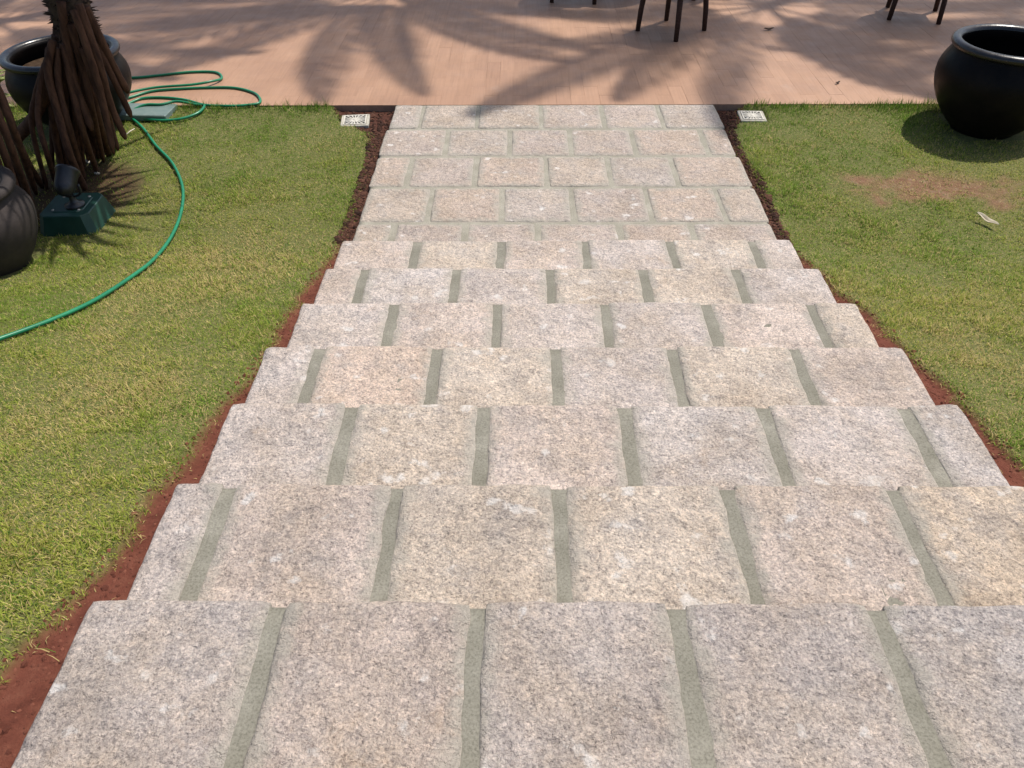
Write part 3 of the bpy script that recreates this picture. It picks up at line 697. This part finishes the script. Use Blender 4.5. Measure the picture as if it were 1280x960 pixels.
# ------------------------------------------------------------------ chairs and table on the terrace
def chair(loc, rz, label):
    t = empty('wicker_chair', loc, rz); tag(t, label, 'chair', 'dark wicker chairs on the terrace')
    for sx in (-1, 1):
        for sy in (-1, 1):
            mb = MB(); mb.tube([(sx*.245, sy*.245, 0), (sx*.235, sy*.235, .2), (sx*.215, sy*.215, .42)], [.024, .027, .029], 8); mb.build('leg', M['wicker'], t)
    mb = MB()
    mb.tube(spline([(-.235, -.235, .40), (.235, -.235, .40), (.235, .235, .40), (-.235, .235, .40), (-.235, -.235, .40)], 2), .014, 6); mb.build('seat_frame', M['wicker'], t)
    mb = MB(); mb.box((0, 0, .435), (.52, .52, .05), ch=.02); mb.build('seat', M['wicker'], t, smooth=False)
    v = []; f = []; n = 22
    for k in range(n+1):                          # wrap-round back that drops into arms
        a = math.pi*(-.08+1.16*k/n); s = math.sin(math.pi*k/n); h = .64+.20*s**1.5
        for rad, z in ((.27, .44), (.31, h), (.335, h), (.295, .44)): v.append((rad*math.cos(a), rad*math.sin(a), z))
    for k in range(n):
        for j in range(4): f.append((k*4+j, k*4+(j+1) % 4, k*4+4+(j+1) % 4, k*4+4+j))
    f += [(3, 2, 1, 0), (n*4, n*4+1, n*4+2, n*4+3)]
    obj('backrest', v, f, M['wicker'], t); return t
def quad_ch(p, q, label, back):      # place a chair from two neighbouring feet (p near, q its neighbour)
    p = Vector(p); q = Vector(q); d = (q-p); ang = math.atan2(d.y, d.x); mid = (p+q)/2; nrm = Vector((-d.y, d.x)).normalized(); c_ = mid+nrm*.245
    return chair((c_.x, c_.y, .001), ang+back, label)
L8 = unp(847, 51, 0); L7 = unp(878, 39, 0)
quad_ch((L8[0], L8[1]), (L7[0], L7[1]), 'dark brown wicker chair in front of the round table, standing closest to the stone path', math.pi)
b1 = unp(683, 3, 0); b2 = unp(750, 7, 0)
quad_ch((b1[0]+.04, b1[1]), (b2[0]-.04, b2[1]+.05), 'dark brown wicker chair on the far side from the big pot, facing the round table', math.pi/2)
c1 = unp(1167, 31, 0)
chair((c1[0]-.10, c1[1]+.33, .001), R(72), 'dark brown wicker chair standing alone beyond the large black pot')
d1 = unp(865, 3, 0); chair((d1[0]+.12, d1[1]+.42, .001), R(-60), 'dark brown wicker chair half behind the chair closest to the path')
tt = empty('round_table', (.98, 10.05, .001)); tag(tt, 'round dark wicker table with pedestal among the terrace chairs', 'table')
mb = MB(); mb.lathe([(.001, .705), (.46, .705), (.48, .715), (.48, .735), (.46, .745), (.001, .745)], 40); mb.build('table_top', M['wicker'], tt)
mb = MB(); mb.lathe([(.05, .02), (.045, .2), (.045, .55), (.07, .704)], 16); mb.build('pedestal', M['wicker'], tt)
mb = MB(); mb.lathe([(.001, .0), (.24, .0), (.24, .02), (.06, .035), (.001, .036)], 28); mb.build('foot', M['wicker'], tt)

# ------------------------------------------------------------------ palms behind the terrace (their shade falls on it)
def frond_mesh(L, sd, droop):
    r = random.Random(sd); mb = MB(); n = 20; pts = []
    for k in range(n+1):
        s = k/n; pts.append(Vector((L*(s-.12*s**3), 0, L*(.55*s-droop*s*s))))
    mb.tube(pts, [.022*(1-.85*k/n)+.003 for k in range(n+1)], 5)
    for k in range(120):
        s = .14+.86*k/120; i = min(n-1, int(s*n)); p = pts[i].lerp(pts[i+1], s*n-i); tdir = (pts[i+1]-pts[i]).normalized()
        ll = L*.145*math.sin(math.pi*min(1, (s*.80+.16)))**.7*r.uniform(.85, 1.1)
        for sd_ in (-1, 1):
            d = (tdir*(.65+.4*s)+Vector((0, sd_, 0))*(.95-.35*s)+Vector((0, 0, -.25+r.uniform(-.15, .15)))).normalized()
            w_ = Vector((tdir.x, 0, tdir.z))*.0145; e = p+d*ll+Vector((0, 0, -.22*ll)); m_ = p+d*ll*.5
            mb.add([p-w_*.6, p+w_*.6, m_+w_, e, m_-w_], [(0, 1, 2, 4), (4, 2, 3)])
    return mesh('frond', mb.v, mb.f)
FR = [frond_mesh(4.1, 1, .60), frond_mesh(3.8, 2, .78), frond_mesh(4.3, 3, .46)]
def palm(shadow, height, nf, label, seed, spin=0.0):
    r = random.Random(seed); off = Vector((SUNV.x, SUNV.y))/SUNV.z*height
    x, y = shadow[0]+off.x, shadow[1]+off.y
    t = empty('palm_tree', (x, y, .0)); tag(t, label, 'palm tree', 'palms behind the terrace')
    mb = MB(); mb.tube([(0, 0, -.05), (.02, .02, .3), (.03, 0, height*.5), (0, 0, height)], [.20, .15, .12, .11], 12); mb.build('trunk', M['ptrunk'], t)
    for k in range(nf):
        u = k/nf; o = link('frond', FR[r.randrange(3)], M['frond'], t); o.location = (0, 0, height-.1+.2*u)
        o.rotation_euler = (r.uniform(-.3, .3), .25-.75*u+r.uniform(-.1, .1), spin+k*2.39996+r.uniform(-.15, .15)); s = r.uniform(.85, 1.1); o.scale = (s, s, s)
palm((-1.9, 10.0), 11.0, 20, 'feather palm behind the terrace whose arching frond shadows reach the path', 6, .4)
palm((-6.0, 8.9), 10.0, 21, 'feather palm behind the terrace shading its paving above the hose', 5)
palm((2.5, 9.4), 11.5, 21, 'tall feather palm behind the terrace dappling the paving around the chairs', 8)
palm((6.0, 9.0), 10.2, 20, 'feather palm behind the terrace shading the paving beyond the large empty pot', 9)

# ------------------------------------------------------------------ litter
def leaf_obj(name, loc, L, wd, curl, rot, mat, label):
    n = 12; v = []; f = []
    for k in range(n+1):
        s = k/n; ww = wd*math.sin(math.pi*(.06+.90*s))**.8; x = L*(s-.5); z = curl*(4*(s-.5)**2)+.25*curl*math.sin(s*9)
        v += [(x, -ww, z+ww*.8), (x, -ww*.5, z+ww*.2), (x, 0, z), (x, ww*.5, z+ww*.25), (x, ww, z+ww*.9)]
    for k in range(n):
        for j in range(4): a = k*5+j; f.append((a, a+1, a+6, a+5))
    m = mesh(name, v, f); o = link(name, m, mat, None, loc); o.rotation_euler = rot
    md = o.modifiers.new('thickness', 'SOLIDIFY'); md.thickness = .0015
    tag(o, label, 'leaf'); return o
q = on_lawn(1231, 282, .03); leaf_obj('fallen_leaf', q, .16, .019, .018, (.2, .1, R(-58)), M['dryleaf'], 'curled pale dry leaf lying on the grass near the bare patch')
q = unp(961, 37, .006); leaf_obj('fallen_leaf', q, .11, .016, .012, (0, 0, .1), M['brownleaf'], 'small dark brown leaf lying on the terrace between the chairs')
q = unp(1047, 104, .005); leaf_obj('fallen_leaf', q, .06, .012, .01, (0, 0, .6), M['brownleaf'], 'tiny dried leaf on the terrace near its lawn edge')
a = on_lawn(159, 173, .03); b = on_lawn(170, 166, .035); mb = MB(); mb.tube([a, (a+b)/2+Vector((0, 0, .004)), b], [.004, .0045, .003], 6); o = mb.build('dry_twig', M['chip']); tag(o, 'short pale dry twig on the grass at a prop root tip', 'twig')
for k, (px, py) in enumerate(((107, 203), (114, 205), (122, 219), (75, 236), (80, 241))):
    q = on_lawn(px, py, .004); r = random.Random(k); mb = MB()
    mb.lathe([(.001, -.004), (.016, -.002), (.02, .004), (.012, .010), (.001, .011)], 7, q, Matrix.Rotation(r.uniform(0, 3), 3, 'Z') @ Matrix.Diagonal((1.4, .8, 1)))
    o = mb.build('pale_wood_chip', M['chip'], smooth=False); tag(o, 'pale wood chip lying on dark soil among the prop roots', 'wood chip', 'wood chips under the screw pine')
def shrub(loc, n, label):
    r = random.Random(4); t = empty('shrub', loc); tag(t, label, 'plant')
    v = []; f = []
    for k in range(6):
        s = k/5; ww = .030*math.sin(math.pi*(.08+.9*s)); v += [(.15*s, -ww, .02*s-.05*s*s+.006), (.15*s, 0, .02*s-.05*s*s), (.15*s, ww, .02*s-.05*s*s+.006)]
    for k in range(5): a = k*3; f += [(a, a+1, a+4, a+3), (a+1, a+2, a+5, a+4)]
    lm_ = mesh('leaf', v, f)
    for k in range(9):
        a = r.uniform(0, 6.28); h = r.uniform(.25, .5); e = Vector((math.cos(a)*h*.45, math.sin(a)*h*.45, h)); P = spline([(0, 0, -.02), (e.x*.4, e.y*.4, h*.55), e], 4)
        mb = MB(); mb.tube(P, [.006*(1-.6*i/(len(P)-1)) for i in range(len(P))], 5); mb.build('stem', M['root'], t)
        for p in P[2:]:
            for _ in range(2):
                o = link('leaf', lm_, M['shrub'], t, p); o.rotation_euler = (r.uniform(-.4, .4), r.uniform(-.7, .2), r.uniform(0, 6.28)); s = r.uniform(.7, 1.15); o.scale = (s, s, s)
q = on_lawn(-2, 146); shrub(q, 9, 'small yellow green leafy shrub growing beside the soil filled black pot')
